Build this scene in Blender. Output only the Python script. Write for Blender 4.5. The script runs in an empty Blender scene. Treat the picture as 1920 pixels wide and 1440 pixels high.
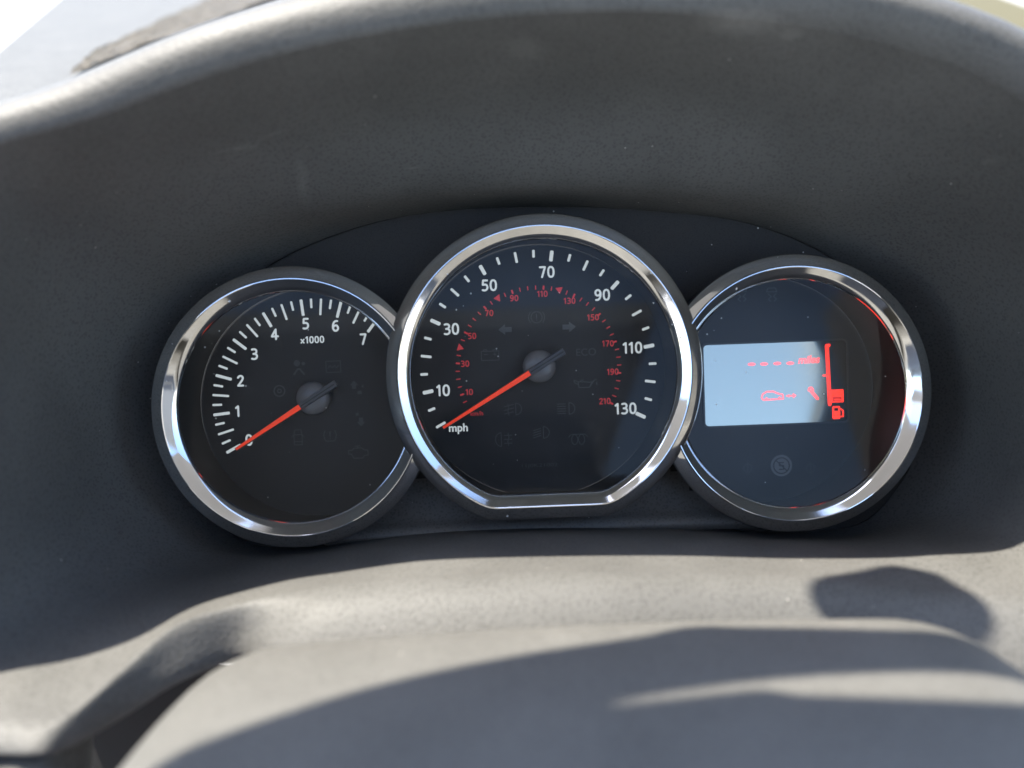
import bpy, bmesh, math, random
from mathutils import Matrix, Vector
random.seed(4)
C = bpy.context.scene.collection
SC = bpy.context.scene
K = 0.001   # millimetres

# ---------------------------------------------------------------- tables (millimetres in the frame of the gauge plane:
# x to the right, y up along the dials, z out of the dials towards the driver; the last tables are outlines seen from above)
HOOD = [["L", [[-129.85, -10.44, 8.0], [-140.28, -10.32, 18.0], [-147.44, -10.23, 40.0], [-150.24, -9.41, 78.0], [-149.23, -4.44, 122.0]]], ["L", [[-129.18, -24.09, 8.0], [-137.9, -25.43, 18.0], [-146.7, -28.43, 40.0], [-149.16, -32.31, 82.0], [-151.45, -35.64, 120.0]]], ["W", [[-126.29, -35.9, 8.0], [-132.23, -39.44, 20.0], [-139.25, -45.04, 45.0], [-142.33, -53.34, 86.0], [-144.53, -69.0, 126.0]]], ["W", [[-119.2, -48.91, 8.0], [-123.75, -51.56, 22.0], [-128.36, -55.34, 50.0], [-129.33, -59.8, 90.0], [-125.61, -69.52, 126.0]]], ["W", [[-115.86, -51.99, 8.0], [-120.2, -54.13, 22.0], [-123.82, -57.21, 50.0], [-123.38, -60.2, 90.0], [-114.92, -70.01, 126.0]]], ["N", [[-112.12, -54.7, 8.0], [-115.88, -56.37, 22.0], [-119.25, -58.58, 50.0], [-117.39, -60.03, 90.0], [-112.96, -69.98, 126.0], [-112.23, -76.76, 127.0]]], ["N", [[-107.03, -57.85, 8.0], [-109.05, -58.23, 24.0], [-111.67, -59.41, 50.0], [-107.88, -59.24, 88.0], [-106.35, -64.74, 112.0], [-105.64, -75.65, 114.0]]], ["N", [[-98.14, -60.35, 9.0], [-98.1, -59.67, 26.0], [-98.06, -58.93, 52.0], [-97.27, -58.53, 80.0], [-98.92, -59.17, 100.0], [-97.49, -72.53, 104.0]]], ["N", [[-84.35, -60.29, 10.0], [-82.45, -58.91, 28.0], [-80.97, -57.12, 54.0], [-82.35, -56.32, 78.0], [-86.78, -57.6, 92.0], [-85.95, -71.0, 94.0]]], ["N", [[-78.31, -59.52, 11.0], [-76.05, -58.38, 29.0], [-74.38, -56.56, 54.0], [-74.4, -55.28, 77.0], [-78.96, -56.28, 90.0], [-74.31, -68.85, 101.0]]], ["F", [[-70.37, -58.45, 12.0], [-67.13, -57.05, 30.0], [-64.47, -55.48, 54.0], [-63.59, -54.62, 75.0], [-65.29, -54.6, 88.0]]], ["F", [[-43.14, -56.41, 14.0], [-41.56, -54.73, 32.0], [-39.56, -52.94, 55.0], [-37.87, -52.65, 75.0], [-36.82, -53.5, 88.0]]], ["F", [[-0.88, -56.18, 15.0], [-1.89, -54.54, 32.0], [-3.21, -52.85, 54.0], [-4.4, -53.02, 73.0], [-5.35, -53.24, 88.0]]], ["F", [[43.42, -58.57, 15.0], [39.79, -56.61, 32.0], [35.08, -54.59, 54.0], [30.97, -54.5, 73.0], [27.7, -54.93, 88.0]]], ["F", [[89.49, -62.29, 11.0], [85.05, -61.21, 28.0], [77.73, -58.34, 52.0], [71.22, -57.27, 73.0], [66.78, -57.59, 88.0]]], ["F", [[114.67, -59.77, 8.0], [115.92, -61.56, 22.0], [112.15, -59.17, 48.0], [107.69, -57.95, 72.0], [106.46, -61.62, 90.0]]], ["F", [[126.92, -48.89, 8.0], [133.52, -53.3, 18.0], [136.67, -54.3, 42.0], [135.9, -54.08, 70.0], [136.32, -59.73, 95.0]]], ["L", [[135.22, -34.28, 8.0], [142.56, -36.31, 18.0], [147.13, -36.43, 40.0], [144.31, -35.15, 72.0], [141.22, -35.03, 100.0]]], ["L", [[136.6, -14.5, 8.0], [144.88, -14.34, 18.0], [148.38, -13.43, 40.0], [148.41, -12.03, 70.0], [145.85, -10.62, 98.0]]], ["R", [[130.12, 11.38, 8.0], [137.7, 15.47, 18.0], [142.69, 21.07, 40.0], [145.12, 26.79, 72.0], [140.55, 33.04, 100.0]]], ["R", [[108.76, 33.68, 8.0], [113.21, 36.86, 20.0], [120.05, 44.49, 40.0], [123.71, 54.97, 72.0], [120.39, 64.4, 100.0]]], ["R", [[76.92, 49.01, 10.0], [77.54, 50.16, 20.0], [78.74, 54.35, 38.0], [78.53, 69.4, 66.0], [75.1, 81.78, 102.0]]], ["L", [[37.79, 55.49, 12.0], [36.9, 56.1, 22.0], [35.77, 59.34, 38.0], [33.66, 77.51, 64.0], [29.72, 87.07, 104.0]]], ["L", [[3.26, 57.73, 12.0], [2.64, 58.1, 22.0], [1.73, 60.75, 38.0], [-0.06, 78.48, 64.0], [-2.76, 87.67, 104.0]]], ["L", [[-33.09, 57.37, 12.0], [-33.35, 57.78, 22.0], [-34.43, 60.32, 38.0], [-36.84, 75.39, 64.0], [-38.38, 84.55, 104.0]]], ["L", [[-60.23, 52.88, 10.0], [-62.68, 54.12, 20.0], [-66.92, 56.36, 38.0], [-73.31, 68.81, 65.0], [-74.88, 77.78, 103.0]]], ["L", [[-93.81, 40.07, 8.0], [-98.16, 43.3, 20.0], [-102.72, 48.59, 40.0], [-109.98, 59.16, 72.0], [-109.84, 66.82, 102.0]]], ["L", [[-113.77, 23.81, 8.0], [-123.23, 26.95, 18.0], [-131.56, 32.99, 40.0], [-140.45, 43.76, 72.0], [-141.12, 53.67, 109.0]]], ["L", [[-125.73, 6.85, 8.0], [-136.2, 8.04, 18.0], [-144.61, 10.84, 40.0], [-150.4, 16.83, 74.0], [-144.09, 25.32, 121.0]]]]
SPD_NUM = {"10": [-36.15, -6.87], "30": [-32.27, 16.01], "50": [-17.49, 31.84], "70": [4.26, 36.08], "90": [24.82, 26.81], "110": [35.66, 6.59], "130": [32.33, -16.26], "mph": [-31.01, -21.53]}
KMH_NUM = {"10": [-26.38, -7.83], "30": [-27.58, 2.84], "50": [-24.59, 13.14], "70": [-17.87, 21.49], "90": [-8.28, 26.74], "110": [2.38, 27.98], "130": [12.5, 25.03], "150": [21.13, 18.53], "170": [26.45, 8.52], "190": [27.92, -2.18], "210": [24.54, -13.14], "km/h": [-23.88, -15.96]}
REV_NUM = {"0": [-109.37, -22.75], "1": [-113.01, -11.81], "2": [-111.49, -0.49], "3": [-105.89, 9.26], "4": [-98.04, 16.34], "5": [-86.4, 19.9], "6": [-75.35, 18.72], "7": [-65.25, 13.38], "x1000": [-84.19, 13.86]}
SPD_SYM = {"arrow_l": [-12.11, 15.1], "arrow_r": [11.98, 15.25], "brake": [-0.13, 19.27], "battery": [-18.06, 5.7], "eco": [18.09, 5.61], "oil": [17.31, -6.02], "fogf": [-9.78, -14.88], "beam": [10.14, -15.43], "dip": [0.36, -24.13], "fogr": [-14.21, -26.2], "glow": [13.99, -26.88], "serial": [-0.88, -36.62]}
REV_SYM = {"airbag": [-89.51, 3.69], "box": [-76.81, 3.43], "steer": [-97.23, -4.81], "up": [-67.99, -4.29], "down": [-68.33, -16.9], "door": [-91.08, -22.45], "tyre": [-79.12, -22.31], "engine": [-69.04, -28.93]}
LCD_SYM = {"skid1": [77.45, 25.21], "skid2": [89.0, 24.81], "limit": [91.05, -40.21], "f1": [78.16, -40.73], "f2": [102.27, -41.67]}
LCD_DASH = [[80.55, -1.27], [85.29, -1.34], [90.32, -1.32], [95.26, -1.4]]
LCD = {"miles": [102.43, -0.24], "car": [89.87, -13.55], "arrow": [95.17, -13.74], "wrench": [103.96, -13.26], "bar0": [109.37, 4.76], "bar1": [109.99, -17.54], "blk": [112.72, -14.6], "pump": [112.99, -20.7], "knob": [108.2, -6.52]}
NEEDLES = {"s": [[-36.07, -20.09, 9.5], [9.03, 6.26, 9.5], [-4.07, -0.85, 9.5]], "t": [[-111.78, -25.17, 9.5], [-74.79, -2.53, 9.5], [-88.04, -10.56, 9.5]], "th": [[-84.03, -7.88, 8.0]], "sh": [[-0.03, 0.93, 8.0]]}
BAND_CASTER = [[-220.4, -98.4], [-192.4, -73.2], [-161.9, -60.5], [-130.7, -52.4], [-119.8, -47.8], [-109.3, -48.9], [-77.1, -52.2], [-49.1, -57.2], [-51.6, -70.3], [-82.9, -68.9], [-104.3, -69.8], [-125.5, -73.1], [-145.6, -78.8], [-162.9, -91.4], [-175.2, -109.3]]
ROOF = [[-203.8, -100.4], [-175.6, -83.6], [-158.2, -72.4], [-130.4, -68.5], [-124.2, -67.9], [-118.7, -70.2], [-78.9, -75.0], [-45.0, -79.5]]
BLOB_CASTER = [[-96.5, -11.8], [-94.5, -8.6], [-90.1, -4.8], [-81.0, -0.0], [-70.2, 5.3], [-64.6, 3.4], [-60.8, -5.8], [-58.2, -12.3], [-58.4, -16.9], [-61.5, -20.7], [-70.2, -23.1], [-91.2, -22.2], [-95.9, -20.4], [-97.3, -16.4]]
DASHTOP = [[-271.5, 100.3], [112.4, 69.4], [426.0, 961.3], [-750.5, 1406.9]]
VENT = [[-261.5, 245.9], [-262.4, 948.7], [-407.0, 1313.9], [-290.1, 358.4]]
VERGE = [[4127.5, 7287.0], [4954.3, 7128.5], [7263.1, 10830.8], [8103.4, 13407.5], [10634.6, 20779.4]]
APRON = [-54.39, -55.14]
SCUFFS = [[[-3.37, 83.98, 93.0], 9, 2.0, -0.1, 0.8], [[47.61, 85.53, 101.0], 13, 2.2, -0.1, 0.9], [[60.66, 83.37, 98.0], 4, 1, -0.1, 0.7], [[5.65, 78.69, 79.0], 5, 0.45, 0.0, 1.0], [[11.41, 78.91, 80.0], 5, 0.45, 0.35, 1.0], [[26.21, 78.4, 79.0], 9, 0.35, 0.05, 0.8], [[-18.13, 73.36, 69.0], 9, 0.4, 0.15, 0.7], [[-73.87, 60.39, 58.0], 2.5, 8, -0.3, 0.45], [[90.36, 63.17, 88.0], 7, 0.8, -0.05, 0.6], [[-90.26, 69.62, 76.0], 5, 0.6, 0.3, 0.5], [[-40.48, 64.88, 48.0], 4, 0.3, 0.1, 0.7], [[-65.69, 61.93, 55.0], 3.5, 0.5, 0.15, 0.6]]
BLOCKER_Y = -634.6
SUN = [-0.3781, 0.9002, 0.216]
CAM = [-16.652, 4.913, 300.71]
CAMR = [[0.999099, 0.036713, -0.021307], [-0.035969, 0.998764, 0.034308], [0.02254, -0.033511, 0.999184]]

# frame of the instrument panel: leaned back 28 degrees, one metre above the ground
LEAN = math.radians(28)
CF = Matrix.Translation((0, 0, 1.0)) @ Matrix(((1, 0, 0, 0), (0, math.sin(LEAN), -math.cos(LEAN), 0), (0, math.cos(LEAN), math.sin(LEAN), 0), (0, 0, 0, 1)))

# ---------------------------------------------------------------- camera
cam = bpy.data.objects.new('camera', bpy.data.cameras.new('camera'))
C.objects.link(cam)
m = Matrix(CAMR).to_4x4(); m.translation = Vector(CAM) * 0.001
cam.matrix_world = CF @ m
cam.data.sensor_width = 36; cam.data.lens = 28.125
cam.data.clip_start = 0.01; cam.data.clip_end = 500
cam.data.dof.use_dof = True; cam.data.dof.focus_distance = 0.285; cam.data.dof.aperture_fstop = 6.0
SC.camera = cam

# ---------------------------------------------------------------- sky, sun, exposure
sun_dir = (CF.to_3x3() @ Vector(SUN)).normalized()
w = bpy.data.worlds.new('World'); SC.world = w; w.use_nodes = True
nt = w.node_tree; bg = nt.nodes['Background']
sky = nt.nodes.new('ShaderNodeTexSky'); sky.sky_type = 'NISHITA'; sky.sun_disc = False
sky.sun_elevation = math.asin(sun_dir.z); sky.sun_rotation = math.atan2(sun_dir.x, sun_dir.y)
nt.links.new(sky.outputs[0], bg.inputs[0]); bg.inputs[1].default_value = 0.15
sun = bpy.data.objects.new('sun', bpy.data.lights.new('sun', 'SUN')); C.objects.link(sun)
sun.data.energy = 3.35; sun.data.angle = math.radians(0.53); sun.data.color = (1.0, 0.94, 0.82)
sun.rotation_euler = sun_dir.to_track_quat('Z', 'Y').to_euler(); sun.location = (0, 0, 4)
SC.view_settings.view_transform = 'Standard'; SC.view_settings.look = 'None'
SC.view_settings.exposure = 2.0; SC.view_settings.gamma = 1.0; SC.view_settings.use_curve_mapping = False
SC.render.engine = 'CYCLES'
SC.cycles.use_denoising = True; SC.cycles.max_bounces = 8; SC.cycles.glossy_bounces = 6; SC.cycles.transparent_max_bounces = 12
SC.cycles.caustics_reflective = False; SC.cycles.caustics_refractive = False
SC.cycles.sample_clamp_indirect = 4.0

# ---------------------------------------------------------------- materials
def mat(name, col, rough=0.5, metal=0.0, spec=0.5, **kw):
    m = bpy.data.materials.new(name); m.use_nodes = True
    b = m.node_tree.nodes['Principled BSDF']
    b.inputs['Base Color'].default_value = (*col, 1); b.inputs['Roughness'].default_value = rough
    b.inputs['Metallic'].default_value = metal; b.inputs['Specular IOR Level'].default_value = spec
    for k, v in kw.items(): b.inputs[k.replace('_', ' ')].default_value = v
    return m
def nd(m, typ, **kw):
    n = m.node_tree.nodes.new(typ)
    for k, v in kw.items(): setattr(n, k, v)
    return n
def lk(m, a, b): m.node_tree.links.new(a, b)
def noise(m, scale, detail=2.0, rough=0.5, vec=None):
    n = nd(m, 'ShaderNodeTexNoise'); n.inputs['Scale'].default_value = scale; n.inputs['Detail'].default_value = detail; n.inputs['Roughness'].default_value = rough
    if vec is None:
        vec = nd(m, 'ShaderNodeTexCoord').outputs['Object']
    lk(m, vec, n.inputs['Vector']); return n
def ramp(m, src, stops):
    r = nd(m, 'ShaderNodeValToRGB'); e = r.color_ramp.elements
    e[0].position, e[0].color = stops[0][0], (*[stops[0][1]] * 3, 1) if not isinstance(stops[0][1], tuple) else (*stops[0][1], 1)
    e[1].position, e[1].color = stops[-1][0], (*[stops[-1][1]] * 3, 1) if not isinstance(stops[-1][1], tuple) else (*stops[-1][1], 1)
    lk(m, src, r.inputs[0]); return r
def specks(m, scale, size, dens):
    """sparse round dust grains: voronoi cells, only a share of them occupied, grain size varying"""
    tc = nd(m, 'ShaderNodeTexCoord')
    v = nd(m, 'ShaderNodeTexVoronoi'); v.inputs['Scale'].default_value = scale; lk(m, tc.outputs['Object'], v.inputs['Vector'])
    sep = nd(m, 'ShaderNodeSeparateColor'); lk(m, v.outputs['Color'], sep.inputs[0])
    on = nd(m, 'ShaderNodeMath', operation='LESS_THAN'); lk(m, sep.outputs[0], on.inputs[0]); on.inputs[1].default_value = dens
    sz = nd(m, 'ShaderNodeMath', operation='MULTIPLY'); lk(m, sep.outputs[1], sz.inputs[0]); sz.inputs[1].default_value = size
    lt = nd(m, 'ShaderNodeMath', operation='LESS_THAN'); lk(m, v.outputs['Distance'], lt.inputs[0]); lk(m, sz.outputs[0], lt.inputs[1])
    mu = nd(m, 'ShaderNodeMath', operation='MULTIPLY'); lk(m, on.outputs[0], mu.inputs[0]); lk(m, lt.outputs[0], mu.inputs[1])
    return mu.outputs[0]
def mixcol(m, fac, a, b):
    x = nd(m, 'ShaderNodeMix', data_type='RGBA')
    if isinstance(fac, float): x.inputs[0].default_value = fac
    else: lk(m, fac, x.inputs[0])
    for i, c in ((6, a), (7, b)):
        if isinstance(c, tuple): x.inputs[i].default_value = (*c, 1)
        else: lk(m, c, x.inputs[i])
    return x.outputs[2]

def grained_plastic(name, col, rough, grain=1050, bump=0.5, dist=0.00018, dust=0.10, scuffs=True):
    m = mat(name, col, rough, spec=0.05 if 'top' in name else 0.25); b = m.node_tree.nodes['Principled BSDF']
    n = noise(m, grain, 3.0, 0.6); n2 = noise(m, 35, 3)
    v = nd(m, 'ShaderNodeTexVoronoi'); v.inputs['Scale'].default_value = grain * 0.9
    lk(m, nd(m, 'ShaderNodeTexCoord').outputs['Object'], v.inputs['Vector'])
    ad = nd(m, 'ShaderNodeMath', operation='ADD'); lk(m, n.outputs[0], ad.inputs[0]); lk(m, v.outputs['Distance'], ad.inputs[1])
    bp = nd(m, 'ShaderNodeBump'); bp.inputs['Strength'].default_value = bump; bp.inputs['Distance'].default_value = dist
    lk(m, ad.outputs[0], bp.inputs['Height']); lk(m, bp.outputs[0], b.inputs['Normal'])
    c = mixcol(m, ramp(m, n2.outputs[0], [(0.35, 0.0), (0.7, 1.0)]).outputs[0], tuple(x * 0.93 for x in col), tuple(min(1, x * 1.08) for x in col))
    c = mixcol(m, specks(m, 230, 0.075, min(1.0, dust * 2.4)), c, (0.42, 0.40, 0.37))
    grain_shade = ramp(m, ad.outputs[0], [(0.62, 0.82), (1.2, 1.18)]).outputs[0]  # grain shading put into the colour: hollows darker, crests lighter
    mg = nd(m, 'ShaderNodeMix', data_type='RGBA', blend_type='MULTIPLY'); mg.inputs[0].default_value = 1.0; lk(m, c, mg.inputs[6]); lk(m, grain_shade, mg.inputs[7]); c = mg.outputs[2]
    if scuffs:
        mp = nd(m, 'ShaderNodeMapping'); mp.inputs['Scale'].default_value = (22, 95, 60); mp.inputs['Rotation'].default_value = (0, 0, 0.12)
        lk(m, nd(m, 'ShaderNodeTexCoord').outputs['Object'], mp.inputs['Vector'])
        s = noise(m, 1.0, 5.0, 0.62, mp.outputs[0])
        s.inputs['Distortion'].default_value = 0.6
        f = ramp(m, s.outputs[0], [(0.70, 0.0), (0.82, 0.45)]).outputs[0]
        c = mixcol(m, f, c, tuple(min(1, x * 2.6) for x in col))
    if name.startswith('dark grey grained'):
        co = nd(m, 'ShaderNodeTexCoord'); nz = noise(m, 500, 3)
        for (px, py, pz), L, Wd, rot, st in SCUFFS:
            mp = nd(m, 'ShaderNodeMapping', vector_type='TEXTURE'); mp.inputs['Location'].default_value = (px * K, py * K, pz * K)
            mp.inputs['Rotation'].default_value = (0, 0, rot); mp.inputs['Scale'].default_value = (L * K, Wd * K, Wd * 5 * K)
            lk(m, co.outputs['Object'], mp.inputs['Vector'])
            ln = nd(m, 'ShaderNodeVectorMath', operation='LENGTH'); lk(m, mp.outputs[0], ln.inputs[0])
            mr = nd(m, 'ShaderNodeMapRange'); lk(m, ln.outputs['Value'], mr.inputs[0]); mr.inputs[1].default_value = 1.0; mr.inputs[2].default_value = 0.2; mr.inputs[3].default_value = 0.0; mr.inputs[4].default_value = st
            mu = nd(m, 'ShaderNodeMath', operation='MULTIPLY'); lk(m, mr.outputs[0], mu.inputs[0]); lk(m, nz.outputs[0], mu.inputs[1])
            c = mixcol(m, mu.outputs[0], c, (0.26, 0.255, 0.24))
    lk(m, c, b.inputs['Base Color'])
    rr = nd(m, 'ShaderNodeMapRange'); lk(m, n2.outputs[0], rr.inputs[0]); rr.inputs[3].default_value = rough - 0.06; rr.inputs[4].default_value = rough + 0.08
    lk(m, rr.outputs[0], b.inputs['Roughness'])
    return m

def chrome(name):
    m = mat(name, (0.86, 0.865, 0.87), 0.05, 1.0); b = m.node_tree.nodes['Principled BSDF']
    n = noise(m, 90, 4, 0.6); n2 = noise(m, 28, 2)
    mp = nd(m, 'ShaderNodeMapping'); mp.inputs['Scale'].default_value = (900, 120, 200); mp.inputs['Rotation'].default_value = (0, 0, 0.5)
    lk(m, nd(m, 'ShaderNodeTexCoord').outputs['Object'], mp.inputs['Vector'])
    sc = noise(m, 1.0, 3, 0.6, mp.outputs[0])
    rr = nd(m, 'ShaderNodeMapRange'); lk(m, n.outputs[0], rr.inputs[0]); rr.inputs[1].default_value = 0.4; rr.inputs[2].default_value = 0.75; rr.inputs[3].default_value = 0.02; rr.inputs[4].default_value = 0.12
    lk(m, rr.outputs[0], b.inputs['Roughness'])
    bp = nd(m, 'ShaderNodeBump'); bp.inputs['Strength'].default_value = 0.07; bp.inputs['Distance'].default_value = 0.0003
    ad = nd(m, 'ShaderNodeMath', operation='MULTIPLY_ADD'); lk(m, sc.outputs[0], ad.inputs[0]); ad.inputs[1].default_value = 0.12; lk(m, n2.outputs[0], ad.inputs[2])
    lk(m, ad.outputs[0], bp.inputs['Height']); lk(m, bp.outputs[0], b.inputs['Normal'])
    sp = specks(m, 420, 0.16, 0.10)
    inv = nd(m, 'ShaderNodeMath', operation='SUBTRACT'); inv.inputs[0].default_value = 1.0; lk(m, sp, inv.inputs[1]); lk(m, inv.outputs[0], b.inputs['Metallic'])
    return m

def lens_mat(name, dust):
    m = bpy.data.materials.new(name); m.use_nodes = True; t = m.node_tree
    for n in list(t.nodes):
        if n.type != 'OUTPUT_MATERIAL': t.nodes.remove(n)
    out = t.nodes[0]
    tr = nd(m, 'ShaderNodeBsdfTransparent'); tr.inputs[0].default_value = (0.93, 0.94, 0.95, 1)
    gl = nd(m, 'ShaderNodeBsdfGlossy'); gl.inputs['Roughness'].default_value = 0.05
    fr = nd(m, 'ShaderNodeFresnel'); fr.inputs[0].default_value = 1.34
    mx = nd(m, 'ShaderNodeMixShader'); lk(m, fr.outputs[0], mx.inputs[0]); lk(m, tr.outputs[0], mx.inputs[1]); lk(m, gl.outputs[0], mx.inputs[2])
    df = nd(m, 'ShaderNodeBsdfDiffuse'); df.inputs[0].default_value = (0.6, 0.6, 0.58, 1)
    a = specks(m, 380, 0.10, dust); n = noise(m, 22, 4, 0.65)
    film = ramp(m, n.outputs[0], [(0.3, 0.0), (0.8, 0.035)]).outputs[0]
    mxm = nd(m, 'ShaderNodeMath', operation='MAXIMUM'); lk(m, a, mxm.inputs[0]); lk(m, film, mxm.inputs[1])
    sc = nd(m, 'ShaderNodeMath', operation='MULTIPLY'); lk(m, mxm.outputs[0], sc.inputs[0]); sc.inputs[1].default_value = 0.8
    m2 = nd(m, 'ShaderNodeMixShader'); lk(m, sc.outputs[0], m2.inputs[0]); lk(m, mx.outputs[0], m2.inputs[1]); lk(m, df.outputs[0], m2.inputs[2])
    lk(m, m2.outputs[0], out.inputs[0]); return m

def emit(name, col, s):
    m = mat(name, tuple(x * 0.6 for x in col), 0.5); b = m.node_tree.nodes['Principled BSDF']
    b.inputs['Emission Color'].default_value = (*col, 1); b.inputs['Emission Strength'].default_value = s
    return m

M = {}
M['dash'] = grained_plastic('dark grey grained dashboard plastic', (0.105, 0.103, 0.098), 0.52)
M['shroud'] = grained_plastic('grey grained column plastic', (0.115, 0.112, 0.104), 0.5, grain=1100, scuffs=False, dust=0.03)
M['panel'] = grained_plastic('black smooth panel plastic', (0.030, 0.028, 0.0255), 0.5, grain=1800, bump=0.15, dust=0.25, scuffs=False)
M['apron'] = grained_plastic('dark grey apron plastic', (0.12, 0.115, 0.106), 0.5, bump=0.2, dust=0.25, scuffs=False)
M['pad'] = grained_plastic('grey dashboard top plastic', (0.12, 0.118, 0.112), 0.6, grain=500, bump=0.5, dist=0.0004, scuffs=False)
M['vent'] = grained_plastic('brown grey rough vent mesh', (0.085, 0.075, 0.06), 0.8, grain=160, bump=1.0, dist=0.003, scuffs=False)
M['void'] = mat('black cavity shade and dark parts', (0.015, 0.015, 0.016), 0.7)  # stands for shade in the cavity; also colours small dark parts
M['chrome'] = chrome('polished chrome with fine scratches')
M['wall'] = mat('black satin inner wall', (0.018, 0.0185, 0.019), 0.6)
M['dial'] = mat('matte black dial', (0.018, 0.019, 0.020), 0.6)
M['dial_gloss'] = mat('black smoked display face', (0.012, 0.013, 0.016), 0.55)
M['white'] = emit('white backlit dial print', (0.80, 0.86, 0.86), 0.15)
M['red'] = emit('red backlit dial print', (0.85, 0.06, 0.07), 0.08)
M['grey'] = mat('faint grey symbol print', (0.062, 0.065, 0.066), 0.55)
M['grey2'] = mat('mid grey symbol print', (0.10, 0.105, 0.105), 0.55)
M['needle'] = mat('dark grey needle plastic', (0.085, 0.088, 0.095), 0.35)
M['needle_red'] = mat('translucent red needle', (0.75, 0.05, 0.02), 0.5)
M['needle_red'].node_tree.nodes['Principled BSDF'].inputs['Emission Color'].default_value = (0.8, 0.05, 0.012, 1)
M['needle_red'].node_tree.nodes['Principled BSDF'].inputs['Emission Strength'].default_value = 0.16
M['frame'] = mat('black display frame', (0.03, 0.03, 0.032), 0.4)
M['hub'] = mat('satin dark hub cap', (0.20, 0.19, 0.185), 0.27)
M['lens'] = lens_mat('dusty clear gauge lens', 0.20)
M['lcd'] = mat('mirror like display glass', (0.50, 0.49, 0.40), 0.12, 1.0)
M['seg'] = mat('glowing red display segments', (0.30, 0.26, 0.24), 0.12, 1.0)
M['seg'].node_tree.nodes['Principled BSDF'].inputs['Emission Color'].default_value = (1.0, 0.035, 0.015, 1)
M['seg'].node_tree.nodes['Principled BSDF'].inputs['Emission Strength'].default_value = 0.45
M['ground'] = mat('pale concrete', (0.42, 0.41, 0.39), 0.9)
M['verge'] = mat('dry olive grass', (0.085, 0.072, 0.03), 0.95)
M['cloth'] = mat('grey roof cloth', (0.42, 0.41, 0.39), 0.95)
M['seat'] = mat('dark grey seat fabric', (0.10, 0.10, 0.10), 0.9)
M['redcloth'] = mat('red fabric', (0.45, 0.02, 0.025), 0.85)

# ---------------------------------------------------------------- mesh helpers
def link(name, me, material, parent=None, smooth=True):
    o = bpy.data.objects.new(name, me); C.objects.link(o)
    if material and not me.materials: me.materials.append(material)
    if smooth:
        for p in me.polygons: p.use_smooth = True
    if parent: o.parent = parent
    return o
def mesh(name, verts, faces, material, parent=None, smooth=True, scale=K):
    me = bpy.data.meshes.new(name); me.from_pydata([(x * scale, y * scale, z * scale) for x, y, z in verts], [], faces); me.update()
    return link(name, me, material, parent, smooth)
def empty(name, loc=(0, 0, 0), frame=True):
    o = bpy.data.objects.new(name, None); C.objects.link(o); o.empty_display_size = 0.02
    o.matrix_world = (CF if frame else Matrix.Identity(4)) @ Matrix.Translation(Vector(loc) * K)
    return o
def tag(o, label, cat=None, group=None, kind=None):
    o['label'] = label
    if cat: o['category'] = cat
    if group: o['group'] = group
    if kind: o['kind'] = kind
    return o
def fix_normals(o, flip=False):
    bm = bmesh.new(); bm.from_mesh(o.data); bmesh.ops.recalc_face_normals(bm, faces=bm.faces)
    if flip: bmesh.ops.reverse_faces(bm, faces=bm.faces)
    bm.to_mesh(o.data); bm.free()
def autosmooth(o, deg=40):
    me = o.data; bm = bmesh.new(); bm.from_mesh(me)
    for e in bm.edges:
        e.smooth = not (len(e.link_faces) == 2 and e.calc_face_angle(0) > math.radians(deg))
    bm.to_mesh(me); bm.free()

def cr(p0, p1, p2, p3, u):
    """centripetal Catmull-Rom between p1 and p2"""
    P = [Vector(p).to_3d() if len(p) == 2 else Vector(p) for p in (p0, p1, p2, p3)]; t = [0.0]
    for a, b in zip(P, P[1:]): t.append(t[-1] + max((b - a).length, 1e-3) ** 0.5)
    x = t[1] + (t[2] - t[1]) * u
    L = lambda a, b, ta, tb: a * ((tb - x) / (tb - ta)) + b * ((x - ta) / (tb - ta))
    A1, A2, A3 = L(P[0], P[1], t[0], t[1]), L(P[1], P[2], t[1], t[2]), L(P[2], P[3], t[2], t[3])
    B1, B2 = L(A1, A2, t[0], t[2]), L(A2, A3, t[1], t[3])
    return list(L(B1, B2, t[1], t[2]))[:len(p1)]
def spline(pts, n, closed=False):
    out = []; L = len(pts)
    segs = L if closed else L - 1
    for i in range(segs):
        if closed: q = [pts[(i + k) % L] for k in (-1, 0, 1, 2)]
        else: q = [pts[max(0, i - 1)], pts[i], pts[i + 1], pts[min(L - 1, i + 2)]]
        for j in range(n): out.append(cr(*q, j / n))
    if not closed: out.append(list(pts[-1]))
    return out
def grid(name, rows, material, parent=None, closed_u=False):
    """rows[v][u] of points"""
    nv, nu = len(rows), len(rows[0]); verts = [p for r in rows for p in r]; faces = []
    for v in range(nv - 1):
        for u in range(nu if closed_u else nu - 1):
            a = v * nu + u; b = v * nu + (u + 1) % nu
            faces.append((a, b, b + nu, a + nu))
    return mesh(name, verts, faces, material, parent)
def slab(name, outline, z0, z1, material, parent=None, bevel=0.0):
    """outline in xy extruded from z0 to z1"""
    bm = bmesh.new(); vs = [bm.verts.new((x * K, y * K, z0 * K)) for x, y in outline]
    f = bm.faces.new(vs); r = bmesh.ops.extrude_face_region(bm, geom=[f])
    for v in r['geom']:
        if isinstance(v, bmesh.types.BMVert): v.co.z = z1 * K
    bmesh.ops.recalc_face_normals(bm, faces=bm.faces)
    if bevel:
        bmesh.ops.bevel(bm, geom=[e for e in bm.edges if abs(e.verts[0].co.z - e.verts[1].co.z) < 1e-9 and abs(e.verts[0].co.z - z1 * K) < 1e-9], offset=bevel * K, segments=3, affect='EDGES', profile=0.5)
    me = bpy.data.meshes.new(name); bm.to_mesh(me); bm.free()
    o = link(name, me, material, parent); autosmooth(o, 35); return o

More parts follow.
